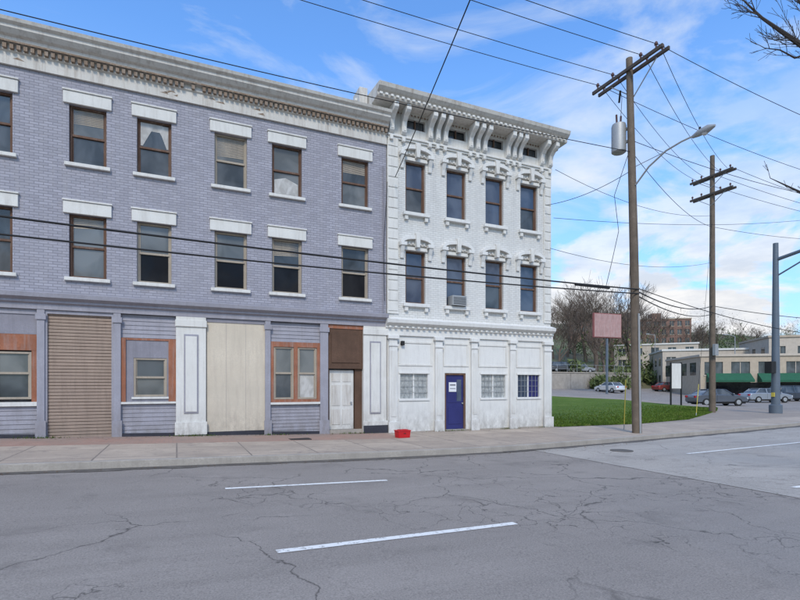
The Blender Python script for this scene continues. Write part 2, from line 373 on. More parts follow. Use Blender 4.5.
# part-drawn blinds, some slats hanging skewed
for ci,(z0,z1),f_,sk in ((3,R3,.3,.0),(5,R3,.42,.02),(7,R3,.3,.0),(3,R2,.2,.10),(6,R2,.3,.05)):
    a,b_=cols[ci]; z=z1-.06; lim=z1-(z1-z0)*f_*.95
    while z>lim:
        t=(z1-z)/(z1-z0); dz=sk*t*2+random.uniform(-.004,.004)
        B('window_blinds','frame').quad((a+.09,.134,z-.034-dz),(b_-.09,.134,z-.034+dz*.4),(b_-.09,.139,z-.006+dz*.4),(a+.09,.139,z-.006-dz)); z-=.045
prof=[(0,10.05),(-.07,10.05),(-.07,10.37),(-.11,10.40),(-.11,10.55),(-.22,10.60),(-.24,10.68),(-.32,10.72),(-.42,10.82),(-.42,10.90),(-.50,10.95),(-.53,11.03),(0.3,11.08),(0.3,10.05)]
B('cornice','whitew').ext_yz(prof,XL,XR)
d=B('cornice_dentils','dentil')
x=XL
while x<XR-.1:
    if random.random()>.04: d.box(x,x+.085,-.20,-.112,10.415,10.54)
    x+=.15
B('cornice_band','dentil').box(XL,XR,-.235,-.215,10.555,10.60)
for k in range(22):
    xx=random.uniform(XL,XR-.6); zz_=random.uniform(10.12,10.3); B('peeling_patches','dentil').ext_xz([(xx,zz_),(xx+random.uniform(.1,.35),zz_-.02),(xx+random.uniform(.1,.25),zz_+random.uniform(.03,.07))],-.0725,-.0705)
prof=[(0.02,3.72),(-.05,3.72),(-.05,3.86),(-.12,3.9),(-.12,3.95),(-.24,4.02),(-.26,4.13),(0.02,4.2)]
B('storefront_cornice','lavtrim').ext_yz(prof,XL,XR)
b0=B('side_walls','lav'); b0.quad((XL,0,-1),(XL,14,-1),(XL,14,10.9),(XL,0,10.9)); b0.quad((XR,.4,-1),(XR,14,-1),(XR,14,10.9),(XR,.4,10.9)); b0.quad((XL,14,-1),(XR,14,-1),(XR,14,10.9),(XL,14,10.9))
B('roof','roof').quad((XL,.2,10.9),(XR,.2,10.9),(XR,14,10.8),(XL,14,10.8))
ch=B('chimneys','white',.02); ch.box(fx(355,.6),fx(366,.6),.5,1.1,10.9,11.62); ch.box(fx(355,.6)-.05,fx(366,.6)+.05,.45,1.15,11.62,11.72)
def X(px): return fx(px)
ZT=3.715
gl=-.3
B('storefront_backing','lavdark').quad((XL,.3,gl),(XR,.3,gl),(XR,.3,3.8),(XL,.3,3.8))
def pier(p0,p1,prj=-.04):
    B('storefront_piers','lavtrim',.01).box(X(p0),X(p1),prj,.29,gl,ZT)
for p in ((37,45),(113.5,121),(265,270.5),(320,328)):
    pier(*p); x0,x1=X(p[0]),X(p[1])
    B('pier_caps','lavtrim').box(x0-.03,x1+.03,-.07,-.042,3.45,3.6); B('pier_caps','lavtrim').box(x0-.03,x1+.03,-.07,-.042,gl,g(x0,0)+.45)
def panelpier(p0,p1):
    x0,x1=X(p0),X(p1); B('white_piers','white',.012).box(x0,x1,-.06,.29,gl,ZT)
    q=B('white_piers','white'); gz=g(x0,0)
    q.box(x0-.03,x1+.03,-.12,-.062,gz+.02,gz+.40); q.box(x0-.02,x1+.02,-.10,-.062,3.42,3.62)
    f=B('pier_panels','lavtrim',.01); a0,a1=x0+.26*(x1-x0),x1-.26*(x1-x0)
    f.box(a0,a1,-.085,-.062,gz+.65,3.2)
    q2=B('pier_panel_faces','white',.01); q2.box(a0+.04,a1-.04,-.1,-.087,gz+.70,3.14)
panelpier(176,206); panelpier(363,386)
B('pier_base','blackbase').box(X(364)-.06,X(386)+.02,-.14,-.125,-.1,.32)
ga,gb_=X(45),X(113.5); gd=B('rollup_garage_door','tan',.006)
z=gl
while z<3.6:
    gd.box(ga,gb_,.06,.12,z+.008,z+.085); z+=.09
B('rollup_backing','brown').quad((ga,.115,gl),(gb_,.115,gl),(gb_,.115,3.7),(ga,.115,3.7))
B('garage_head','lavtrim').box(ga,gb_,0,.2,3.62,ZT)
B('garage_jambs','lavtrim').box(ga,ga+.05,.0,.13,gl,3.62); B('garage_jambs','lavtrim').box(gb_-.05,gb_,.0,.13,gl,3.62)
def siding(nm,mat,x0,x1,z0,z1,y=.05,h=.12):
    s_=B(nm,mat); z=z0
    while z<z1-.001:
        t=min(z+h,z1); s_.add([(x0,y,z),(x1,y,z),(x1,y+.018,t),(x0,y+.018,t),(x0,y+.018,z),(x1,y+.018,z)],[(0,1,2,3),(0,4,5,1)]); z=t
x0,x1=-5.6,X(37)
B('plywood_panels','orange').box(x0,x1,.05,.2,2.62,3.05)
B('plywood_panels_upper','lavdark').box(x0,x1,.045,.2,3.05,3.58)
B('storefront_lintels','lavtrim').box(x0,x1,.02,.2,3.58,ZT)
wx0,wx1=X(-6),X(31)
sash(B,wx0,wx1,1.32,2.58,y=.06,gt='glassgr',gb='glass',mid=.55,fr='window_frames_light',fm='frame')
B('plywood_panels','orange').box(wx1,x1,.055,.2,1.25,2.62); B('plywood_panels','orange').box(x0,wx0,.055,.2,1.25,2.62)
B('bay_sills','white').box(x0,x1,-.02,.2,1.14,1.25)
siding('siding','lavtrim',x0,x1,gl,1.14)
pier(-75,-62)
x0,x1=XL,X(-75); siding('siding','lavtrim',x0,x1,gl,ZT)
x0,x1=X(121),X(176)
siding('siding','lavtrim',x0,x1,gl,1.22); siding('siding','lavtrim',x0,x1,3.05,ZT)
B('orange_frames','orange',.005).box(x0,x0+.12,.0,.2,1.22,3.04); B('orange_frames','orange').box(x1-.20,x1,.0,.2,1.22,3.04)
B('orange_frames','orange').box(x0+.12,x1-.20,.02,.2,2.98,3.04)
wx0,wx1=X(133.5),X(167)
p_=B('boarding','lavdark'); wall(p_,x0+.12,x1-.20,1.22,2.98,[(wx0,wx1,1.36,2.48)],y=.04,rev=.1)
sash(B,wx0,wx1,1.36,2.48,y=.05,fr='window_frames_light',fm='frame',gt='glass',gb='glassgr')
B('bay_sills','white').box(wx0-.05,wx1+.05,0,.04,1.30,1.358)
B('bay_sills','white').box(x0,x1,-.03,.05,1.16,1.218)
x0,x1=X(206),X(265)
B('cream_panel','cream').box(x0+.02,x1,.02,.25,g(x0,0)+.1,3.6)
for k in (1,2): B('cream_panel_joints','lavdark').box(x0+(x1-x0)*k/3-.002,x0+(x1-x0)*k/3+.002,.017,.0195,g(x0,0)+.1,3.6)
B('cream_panel_edge','lavdark').box(x0,x1,.0,.2,3.6,ZT); B('cream_base','blackbase').box(x0,x1,-.0,.2,gl,g(x0,0)+.1)
x0,x1=X(270.5),X(320)
siding('siding','lavtrim',x0,x1,gl,1.15,h=.11); siding('siding','lavtrim',x0,x1,3.08,ZT)
mid=(x0+x1)/2
wA=(x0+.10,mid-.06,1.24,2.92); wB=(mid+.06,x1-.10,1.24,2.92)
wall(B('orange_frames','orange'),x0,x1,1.15,3.08,[wA,wB],y=.0,rev=.1)
sash(B,*wA,y=.03,fr='window_frames_light',gt='glassgr',gb='glass'); sash(B,*wB,y=.03,fr='window_frames_light',gt='glassgr',gb='curtain')
B('bay_sills','white').box(x0,x1,-.05,0,1.08,1.148)
x0,x1=X(328),X(363)
B('entry_transom','brown').box(x0,x1,.02,.28,2.25,3.58); B('entry_transom','brown',.004).box(x0+.12,x1-.12,-.005,.018,2.45,3.4)
B('plywood_panels','orange').box(x0,x1,.0,.2,3.585,ZT)
dx0,dx1=X(330),X(355)
B('entry_side_board','brown').box(dx1+.03,x1,.1,.28,gl,2.25)
B('door_frame','brown').box(x0,dx0,.08,.29,gl,2.25)
dd=B('white_entry_door','white',.006); gz=g(dx0,0); dd.box(dx0,dx1,.16,.2,gz+.12,2.2)
dw=(dx1-dx0)
for r0,r1 in ((.28,.8),(.92,1.62),(1.72,2.0)):
    for c0,c1 in ((.12,.45),(.55,.88)):
        B('door_panels','whitew',.01).box(dx0+c0*dw,dx0+c1*dw,.145,.158,gz+r0,gz+r1)
B('door_knob','gray').tube([(dx1-.1,.15,1.1),(dx1-.1,.09,1.1)],[.03,.035],8)
B('door_step','concrete').box(x0,x1,.02,.29,gl,gz+.115)
for a,b_ in [(-5.6,X(45)),(X(113.5),X(206)),(X(265),X(328))]:
    B('base_strip','blackbase').add([(a,-.045,gl),(b_,-.045,gl),(b_,-.045,g(b_,0)+.09),(a,-.045,g(a,0)+.09),(a,.04,g(a,0)+.09),(b_,.04,g(b_,0)+.09)],[(0,1,2,3),(3,2,5,4)])
B('conduit','lavdark').tube([(XR-.12,-.04,4.2),(XR-.12,-.04,9.3)],.02,6)
B.done()
# ================= WHITE BUILDING =================
C=Thing('white_italianate_building')
x0,x1=6.69,13.9
wc=[(fx(405.5),fx(425.5)),(fx(446.5),fx(466)),(fx(485.5),fx(503.5)),(fx(520.5),fx(537.5))]
Q3=(7.83,9.66); Q2=(4.6,6.48); QA=(10.80,11.16)
ops=[]
for a,b_ in wc: ops+=[(a,b_,*Q3),(a,b_,*Q2)]
wall(C('upper_walls','wbrick'),x0,x1,4.0,10.45,ops,rev=.2)
wall(C('attic_frieze','white'),x0,x1,10.5,11.45,[(a+.02,b_-.02,*QA) for a,b_ in wc],y=-.02,rev=.15)
C('frieze_moulding','whiteclean',.01).box(x0,x1,-.10,.02,10.40,10.48); C('frieze_moulding','whiteclean').box(x0,x1,-.05,-.0205,10.33,10.398)
def arcpts(xm,zb,R,rise,n=12): return [(xm+R*math.cos(math.pi*k/n), zb+rise*math.sin(math.pi*k/n)) for k in range(n+1)]
for i,(a,b_) in enumerate(wc):
    xm=(a+b_)/2; hw=(b_-a)/2
    for j,(z0,z1) in enumerate((Q3,Q2)):
        sash(C,a,b_,z0,z1,y=.1,fr='window_frames',fm='framebr',gt='glassbl',gb='glassbl' if (i+j)%3 else 'glass',fw=.06,mid=.5)
        R=hw+.24; zb=z1+.18
        C('hood_lintels','whiteclean',.008).box(a-.06,b_+.06,-.06,.015,z1+.004,zb-.06)
        C('hood_tympana','whitew').ext_xz([(xm-R+.08,zb)]+[(xm+R-.08,zb)]+arcpts(xm,zb+.05,R-.08,.18),-.075,.01)
        o=arcpts(xm,zb+.07,R,.27); inn=arcpts(xm,zb+.03,R-.09,.17)
        hd=C('window_hoods','whiteclean',.008)
        n=len(o)
        for k in range(n-1):
            q=[inn[k],o[k],o[k+1],inn[k+1]]
            hd.add([(p[0],-.20,p[1]) for p in q]+[(p[0],.01,p[1]) for p in q],[(0,1,2,3),(1,5,6,2),(0,3,7,4),(4,7,6,5)])
        hd.box(xm-R-.02,xm-R+.22,-.205,.01,zb-.055,zb+.07); hd.box(xm+R-.22,xm+R+.02,-.205,.01,zb-.055,zb+.07)
        C('keystones','white',.01).ext_xz([(xm-.06,zb-.10),(xm+.06,zb-.10),(xm+.10,zb+.40),(xm-.10,zb+.40)],-.25,-.062)
        for sx in (xm-R+.02,xm+R-.15):
            C('hood_brackets','whiteclean',.01).ext_yz([(0,z1-.30),(-.06,z1-.30),(-.09,z1-.12),(-.12,z1-.05),(-.18,z1+.12),(0,z1+.12)],sx,sx+.13)
        for k in range(5):
            if k==2: continue
            xx=xm-hw*.75+k*hw*.375; C('hood_ornaments','whiteclean').ext_xz([(xx-.035,zb+.03),(xx+.035,zb+.03),(xx,zb+.15)],-.10,-.077)
        C('window_sills','whiteclean',.01).box(a-.12,b_+.12,-.14,.08,z0-.12,z0-.002)
        for sx in (a-.06,b_-.06): C('sill_brackets','white').box(sx,sx+.12,-.10,0,z0-.27,z0-.122)
    C('attic_glass','glassdk').quad((a-.02,.12,QA[0]),(b_+.02,.12,QA[0]),(b_+.02,.12,QA[1]),(a-.02,.12,QA[1]))
    C('attic_frames','framebr').box(xm-.02,xm+.02,.04,.115,QA[0],QA[1]); C('attic_frames','framebr').box(a+.02,b_-.02,.04,.117,QA[0],QA[0]+.05)
    C('attic_panes','glass').quad((a+.06,.11,QA[0]+.04),(b_-.06,.11,QA[0]+.04),(b_-.06,.11,QA[1]-.04),(a+.06,.11,QA[1]-.04))
for a,b_ in ((x0,x0+.42),(x1-.36,x1)):
    C('corner_pilasters','white',.01).box(a,b_,-.045,.0,4.2,10.32)
    z=4.3
    while z<10.1:
        C('corner_pilasters','white',.012).box(a+.03,b_-.03,-.065,-.047,z,z+.28); z+=.36
cp=[(-.02,11.26),(-.10,11.26),(-.12,11.32),(-.62,11.34),(-.64,11.38),(-.64,11.47),(-.72,11.52),(-.80,11.60),(-.84,11.72),(.3,11.8),(.3,11.26)]
C('cornice','whitew').ext_yz(cp,6.08,14.2)
bxs=[x0+.12]+[(wc[i][1]+wc[i+1][0])/2 for i in range(3)]+[x1-.12]
for a,b_ in wc: bxs+=[a-.12,b_+.12]
bxs=sorted(set(round(b,2) for b in bxs))
last=-9
for xx in bxs:
    if xx-last<.26: continue
    last=xx
    C('cornice_brackets','whiteclean',.012).ext_yz([(-.021,10.50),(-.12,10.48),(-.20,10.56),(-.19,10.74),(-.23,10.90),(-.36,11.02),(-.52,11.09),(-.59,11.16),(-.59,11.325),(-.021,11.325)],xx-.085,xx+.085)
    C('bracket_faces','white').ext_yz([(-.2,10.6),(-.215,10.6),(-.215,10.74),(-.2,10.74)],xx-.05,xx+.05)
    C('bracket_drops','whiteclean',.01).box(xx-.06,xx+.06,-.15,-.03,10.25,10.395)
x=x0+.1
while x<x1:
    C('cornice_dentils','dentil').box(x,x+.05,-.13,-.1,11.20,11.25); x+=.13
x=6.15
while x<14.1:
    C('modillions','whiteclean').box(x,x+.10,-.70,-.645,11.39,11.455); x+=.2
C('chimneys','white',.02).box(fx(497,.8),fx(507,.8),.6,1.1,11.6,12.3)
C('chimneys','white').box(fx(494,.8),fx(510,.8),.57,1.13,12.3,12.38)
C('parapet_block','whitew',.02).box(5.75,6.05,.2,.9,11.0,12.0)
b0=C('side_walls','wbrick')
b0.quad((x0,.0,-1),(x0,16,-1),(x0,16,11.4),(x0,.0,11.4)); b0.quad((x1,0,-1),(x1,16,-1),(x1,16,11.4),(x1,0,11.4)); b0.quad((x0,16,-1),(x1,16,-1),(x1,16,11.4),(x0,16,11.4))
C('roof','roof').quad((x0,.2,11.7),(x1,.2,11.7),(x1,16,11.4),(x0,16,11.4))
D0=(fx(444.5),fx(465.5)); GW=[(fx(400),fx(427.5)),(fx(481),fx(505)),(fx(517.5),fx(539))]
ops=[(D0[0],D0[1],.06,2.14)]+[(a,b_,1.22,2.1) for a,b_ in GW]
wall(C('ground_storey_wall','whiteclean'),x0,x1,-.3,3.5,ops,y=-.02,rev=.14)
prof=[(0.02,3.44),(-.08,3.44),(-.08,3.66),(-.12,3.7),(-.12,3.76),(-.26,3.86),(-.28,3.98),(0.02,4.08)]
C('storefront_cornice','whiteclean').ext_yz(prof,x0-.08,x1+.06)
x=x0
while x<x1-.1:
    C('storefront_dentils','white').box(x,x+.09,-.19,-.122,3.70,3.76); x+=.22
for a,b_ in [(388,396),(434,441),(470,476),(508.5,514),(542.5,549.5)]:
    a,b_=fx(a),fx(b_); C('pilasters','whiteclean',.012).box(a,b_,-.14,-.021,-.3,3.30)
    q=C('pilaster_caps','whiteclean',.01); q.box(a-.05,b_+.05,-.2,-.0205,3.305,3.435); q.box(a-.03,b_+.03,-.17,-.141,3.05,3.12)
    q.box(a-.05,b_+.05,-.2,-.1405,-.3,.42); C('pilaster_panels','white').box(a+.05,b_-.05,-.155,-.1415,.6,2.9)
for a,b_ in [(396,434),(441,470),(476,508.5),(514,542.5)]:
    a,b_=fx(a)+.08,fx(b_)-.08
    q=C('transom_panels','white',.008); zt,zb=3.25,2.38
    q.box(a,b_,-.045,-.0215,zt-.07,zt); q.box(a,b_,-.045,-.0215,zb,zb+.07); q.box(a,a+.07,-.045,-.0215,zb+.07,zt-.07); q.box(b_-.07,b_,-.045,-.0215,zb+.07,zt-.07)
for i,(a,b_) in enumerate(GW):
    gm_='glassblock' if i<2 else 'glassbl'
    C('ground_window_'+gm_,gm_).quad((a,.06,1.22),(b_,.06,1.22),(b_,.06,2.1),(a,.06,2.1))
    f=C('ground_window_frames','whiteclean',.005)
    f.box(a-.06,b_+.06,-.06,-.0215,1.14,1.218); f.box(a-.06,b_+.06,-.05,-.0215,2.102,2.17)
    f.box((a+b_)/2-.025,(a+b_)/2+.025,.02,.058,1.22,2.1)
    for k in range(1,6):
        xx=a+(b_-a)*k/6
        if k!=3: C('ground_window_bars','gray').box(xx-.006,xx+.006,.0,.012,1.22,2.1)
    for k in range(1,4): C('ground_window_bars','gray').box(a,b_,.014,.026,1.22+.22*k-.006,1.22+.22*k+.006)
    if i==2: C('blue_panel','bluedoor').box((a+b_)/2+.03,b_-.02,.045,.057,1.24,2.08)
a,b_=D0
C('door_frame','framebr',.004).box(a+.002,a+.07,-.0,.1,.06,2.138); C('door_frame','framebr').box(b_-.07,b_-.002,.0,.1,.06,2.138); C('door_frame','framebr').box(a+.07,b_-.07,.0,.1,2.07,2.138)
C('blue_door','bluedoor',.006).box(a+.07,b_-.07,.05,.09,.07,2.068)
C('door_panels','bluedoor',.01).box(a+.17,b_-.17,.035,.048,.25,.9); C('door_panels','bluedoor').box(a+.15,b_-.15,.04,.048,1.05,1.95)
C('door_window','glassbl').box(b_-.36,b_-.17,.03,.039,1.1,1.9)
C('notice','paper').box(a+.2,b_-.38,.022,.034,1.45,1.8)
C('notice_lines','ink').box(a+.24,b_-.42,.019,.0215,1.68,1.72); C('notice_lines','ink').box(a+.24,b_-.42,.019,.0215,1.56,1.58)
C('door_knob','gray').tube([(b_-.13,.05,1.02),(b_-.13,-.01,1.02)],[.025,.03],8)
C('threshold','concrete').box(a,b_,-.12,.13,-.3,.058)
a,b_=wc[1]; C('air_conditioner','gray',.01).box(a+.12,b_-.12,-.25,.12,4.62,4.98)
for k in range(5): C('ac_grille','blackm').box(a+.16,b_-.16,-.256,-.2505,4.67+k*.055,4.69+k*.055)
C('stone_plinth','concrete').box(x0,x1,-.045,-.0205,-.3,.05)
C('wall_lamp','blackm',.01).box(x0+.5,x0+.62,-.14,-.021,3.1,3.25)
C.done()
# ================= UTILITY POLES =================
wires=[]
def wire(p,q,sag=.3,r=.012,n=14):
    p=Vector(p);q=Vector(q); pts=[]
    for i in range(n+1):
        t=i/n; v=p.lerp(q,t); v.z-=sag*4*t*(1-t); pts.append(v)
    wires.append((pts,r))
def wirep(pts,r=.012): wires.append(([Vector(p) for p in pts],r))
def insulator(T,x,y,z): T('insulators','porc',smooth=True).tube([(x,y,z),(x,y,z+.08),(x,y,z+.1),(x,y,z+.16),(x,y,z+.2)],[.03,.03,.06,.055,.03],8)
P1=(14.88,-3.36)
U=Thing('utility_pole')
top=(P1[0]-.33,P1[1]+.05,13.2)
U('pole','woodpole',smooth=True).tube([(P1[0],P1[1],-.3),(P1[0]-.16,P1[1],6.5),top],[.165,.145,.11],12)
pxm=P1[0]-.3; zc=12.75
U('crossarms','arm',.01).box(pxm-.20,pxm-.12,-4.75,-1.75,zc-.06,zc+.06)
U('crossarms','arm',.01).box(pxm+.10,pxm+.18,-4.75,-1.75,zc-.06,zc+.06)
for yy in (-4.5,-3.9,-2.7,-2.0):
    insulator(U,pxm-.16,yy,zc+.06); insulator(U,pxm+.14,yy,zc+.06)
U('arm_braces','gray').tube([(pxm+.12,-4.3,zc-.05),(pxm+.12,P1[1],zc-.9)],.02,6); U('arm_braces','gray').tube([(pxm+.12,-2.4,zc-.05),(pxm+.12,P1[1],zc-.9)],.02,6)
tx,ty=P1[0]-.42,P1[1]+.42
U('transformer','gray',smooth=True).tube([(tx,ty,10.0),(tx,ty,10.04),(tx,ty,10.95),(tx,ty,11.02),(tx,ty,11.08)],[.2,.25,.25,.23,.12],16)
U('transformer_bushings','porc').tube([(tx+.08,ty,11.05),(tx+.1,ty,11.35)],.035,6); U('transformer_bushings','porc').tube([(tx-.1,ty,11.05),(tx-.12,ty,11.35)],.035,6)
U('transformer_bracket','gray').box(tx+.1,P1[0]-.25,ty-.3,ty-.1,10.3,10.38); U('transformer_bracket','gray').box(tx+.1,P1[0]-.25,ty-.3,ty-.1,10.75,10.83)
U('cutouts','blackm').tube([(pxm,-2.9,12.3),(pxm+.1,-2.75,11.95)],.035,6)
U('riser_conduit','gray').tube([(P1[0]-.05,P1[1]-.18,0),(P1[0]-.13,P1[1]-.18,4.2)],.035,8)
U('tag','yellow').box(P1[0]-.1,P1[0]+.0,P1[1]-.17,P1[1]-.16,3.0,3.06)
U.done()
L=Thing('street_lamp')
la=(P1[0]-.22,P1[1]-.12,8.7); le=(P1[0]+.12,-5.45,9.62)
L('arm','gray',smooth=True).tube([la,(la[0]+.05,la[1]-.5,9.15),(la[0]+.12,la[1]-1.1,9.45),(la[0]+.2,la[1]-1.6,9.55),le],[.03]*5,8)
L('brace','gray').tube([(la[0],la[1],9.35),(la[0]+.1,la[1]-1.0,9.42)],.012,6)
hd=L('lamp_head','gray',smooth=True); hd.tube([(le[0],le[1]+.1,9.6),(le[0],le[1]-.1,9.62),(le[0]+.02,le[1]-.4,9.64),(le[0]+.03,le[1]-.62,9.64)],[.05,.10,.12,.04],10)
L('lamp_lens','lens',smooth=True).tube([(le[0]+.02,le[1]-.3,9.54),(le[0]+.02,le[1]-.3,9.49)],[.10,.05],10)
L('photocell','blackm').tube([(le[0],le[1]-.15,9.7),(le[0],le[1]-.15,9.8)],.035,8)
L.done()
P2=(30.3,4.3)
U=Thing('utility_pole')
U('pole','woodpole',smooth=True).tube([(P2[0],P2[1],-.2),(P2[0],P2[1],15.9)],[.19,.13],12)
for zc in (14.6,13.5):
    U('crossarms','arm').box(P2[0]-.2,P2[0]-.1,P2[1]-1.35,P2[1]+1.35,zc-.06,zc+.06)
    U('crossarms','arm').box(P2[0]+.1,P2[0]+.2,P2[1]-1.35,P2[1]+1.35,zc-.06,zc+.06)
    for yy in (-1.2,-.6,.6,1.2): insulator(U,P2[0]-.15,P2[1]+yy,zc+.06)
    U('arm_braces','gray').tube([(P2[0]-.12,P2[1]-1,zc),(P2[0]-.12,P2[1],zc-.7)],.02,6); U('arm_braces','gray').tube([(P2[0]-.12,P2[1]+1,zc),(P2[0]-.12,P2[1],zc-.7)],.02,6)
U('equipment_box','gray',.02).box(P2[0]-.3,P2[0]+.0,P2[1]-.4,P2[1]-.2,3.5,4.2)
U.done()
U=Thing('utility_pole'); PB=(2.2,-22)
U('pole','woodpole',smooth=True).tube([(PB[0],PB[1],-.3),(PB[0],PB[1],11.6)],[.16,.11],12)
U('crossarm','arm').box(PB[0]-1.1,PB[0]+1.1,PB[1]-.06,PB[1]+.06,11.0,11.12); U.done()
U=Thing('utility_pole'); PL=(-24.0,-3.6)
U('pole','woodpole',smooth=True).tube([(PL[0],PL[1],0),(PL[0],PL[1],13.6)],[.165,.11],12)
U('crossarm','arm').box(PL[0]-.06,PL[0]+.06,PL[1]-1.5,PL[1]+1.5,12.9,13.02); U.done()
SP=(32.8,2.1)
S=Thing('traffic_signal_pole')
S('pole','bluegray',smooth=True).tube([(SP[0],SP[1],0),(SP[0],SP[1],10.2)],[.24,.14],14)
S('base','bluegray',smooth=True).tube([(SP[0],SP[1],0),(SP[0],SP[1],.5),(SP[0],SP[1],.55)],[.34,.34,.25],12)
S('mast_arm','bluegray',smooth=True).tube([(SP[0],SP[1],9.2),(SP[0]+.6,SP[1]-3,9.9),(SP[0]+1.2,SP[1]-7.5,10.3)],[.11,.09,.05],8)
S('mast_arm','bluegray').tube([(SP[0],SP[1],8.2),(SP[0]+.6,SP[1]-3,9.85)],[.05,.04],8)
for yy in (-5.4,-7.0):
    cx,cy=SP[0]+.9,SP[1]+yy; S('signal_heads','blackm',.02).box(cx-.17,cx+.17,cy-.18,cy+.18,9.0,10.05)
    for q in range(3): S('signal_visors','blackm').tube([(cx-.17,cy,9.2+q*.33),(cx-.36,cy,9.18+q*.33)],.12,10,cap=False)
S('pedestrian_signal','blackm',.02).box(SP[0]-.75,SP[0]-.3,SP[1]-.2,SP[1]+.2,2.4,3.1)
S('push_button','yellow').box(SP[0]-.3,SP[0]-.2,SP[1]-.08,SP[1]+.08,1.0,1.25)
S.done()
def guy(base,topp):
    T=Thing('guy_wire'); b_=Vector(base);t=Vector(topp)
    T('cable','wire').tube([b_,t],.008,5); T('guard','yellow').tube([b_,b_.lerp(t,1.9/(t-b_).length)],.018,6); T('anchor','gray').tube([b_-(t-b_).normalized()*.3,b_+(t-b_).normalized()*.2],.02,6); T.done()
x,y=W(624,19); guy((x,y,.02),(P1[0]-.2,P1[1],9.0))
x,y=W(696,27); guy((x,y,0.0),(P2[0],P2[1],12))
lx=PL[0]; xa=pxm
for yy,zc in ((-4.5,12.95),(-3.9,12.95),(-2.7,12.95),(-2.0,12.95)):
    wire((lx,PL[1]+(yy+3.36)*.9,13.1),(xa,yy,zc),.55,.010,24)
    wire((xa,yy,zc),(P2[0],P2[1]+(yy+3.36)*.8,14.8),.5,.010)
wire((lx,PL[1],9.8),(P1[0]-.25,P1[1],9.9),.5,.011,24)
wire((lx,PL[1],5.95),(P1[0]-.1,P1[1]-.15,5.05),.35,.024,30)
wire((lx,PL[1],5.55),(P1[0]-.1,P1[1]-.15,4.9),.45,.021,30)
wire((P1[0]-.1,P1[1],5.05),(P2[0],P2[1],6.6),.4,.022)
wire((P1[0]-.1,P1[1],4.9),(P2[0],P2[1],6.1),.4,.02)
x,y=W(840,24); wire((P1[0]-.1,P1[1]-.1,5.1),(x,y,4.0),.3,.014)
wire((P1[0]-.25,P1[1],9.9),(P2[0],P2[1],11.5),.5,.011)
wires.append(([Vector((11.9,-3.5,4.99)),Vector((12.0,-3.5,4.99)),Vector((13.3,-3.5,4.99)),Vector((13.4,-3.5,4.99))],.04))
x,y=W(905,20); wire((xa,-4.5,12.95),(x,y,10.8),.2,.010)
x,y=W(880,28); wire((xa,-2.0,12.95),(x,y,12.5),.4,.010)
x,y=W(900,26); wire((P1[0]-.2,P1[1],10.3),(x,y,11.0),.5,.010)
wire((13.5,-.2,8.9),(P1[0]-.2,P1[1],9.3),.2,.010)
wire((13.8,-.4,10.3),(P2[0],P2[1],12.2),.6,.009)
x,y=W(880,32); wire((13.8,-.3,8.4),(x,y,13.0),.6,.009)
wire((13.7,-.2,7.2),(P2[0],P2[1],9.3),.5,.009)
for k in range(3):
    x,y=W(930,36); wire((P2[0],P2[1]+(k-1)*1.1,14.8),(x+k,y,13.2-k*.3),.5,.012)
x,y=W(900,40); wire((P2[0],P2[1],11.5),(x,y,13.5),.5,.012)
x,y=W(900,34); wire((P2[0],P2[1],6.6),(x,y,6.0),.3,.02)
wirep([(6.55,-.12,4.6),(6.5,-.16,6.5),(6.62,-.2,8.7)],.011)
wire((6.9,-.25,8.9),(PB[0],PB[1],11.1),.35,.014,24)
wirep([(P1[0]-.3,P1[1]+.1,9.9),(P1[0]-.55,P1[1]+.5,8.5),(P1[0]-.45,P1[1]+.4,7.2),(P1[0]-.9,P1[1]+.3,6.0),(P1[0]-1.5,P1[1],5.0)],.010)
wirep([(tx+.1,ty,11.35),(tx+.15,ty,12.0),(pxm,-2.9,12.3)],.009)
cu=bpy.data.curves.new('overhead_wires','CURVE'); cu.dimensions='3D'; cu.bevel_depth=1.0; cu.bevel_resolution=1; cu.use_fill_caps=True
for pts,r in wires:
    s_=cu.splines.new('POLY'); s_.points.add(len(pts)-1)
    for i,p in enumerate(pts): s_.points[i].co=(*p,1); s_.points[i].radius=r
ob=bpy.data.objects.new('overhead_wires',cu); scene.collection.objects.link(ob); cu.materials.append(M['wire'])
# ================= RED BOX =================
x,y=W(402.5,15.7); R=Thing('red_plastic_crate',place(x,y,g(x,y),.1))
R('body','red',.012).add([(-.2,-.13,0),(.2,-.13,0),(.2,.13,0),(-.2,.13,0),(-.215,-.145,.2),(.215,-.145,.2),(.215,.145,.2),(-.215,.145,.2)],[(0,3,2,1),(4,5,6,7),(0,1,5,4),(1,2,6,5),(2,3,7,6),(3,0,4,7)])
R('lid','red',.01).box(-.225,.225,-.155,.155,.202,.24); R('lid_ridge','red',.01).box(-.15,.15,-.09,.09,.242,.26); R('handle','blackm').box(-.04,.04,-.152,-.142,.13,.15); R.done()
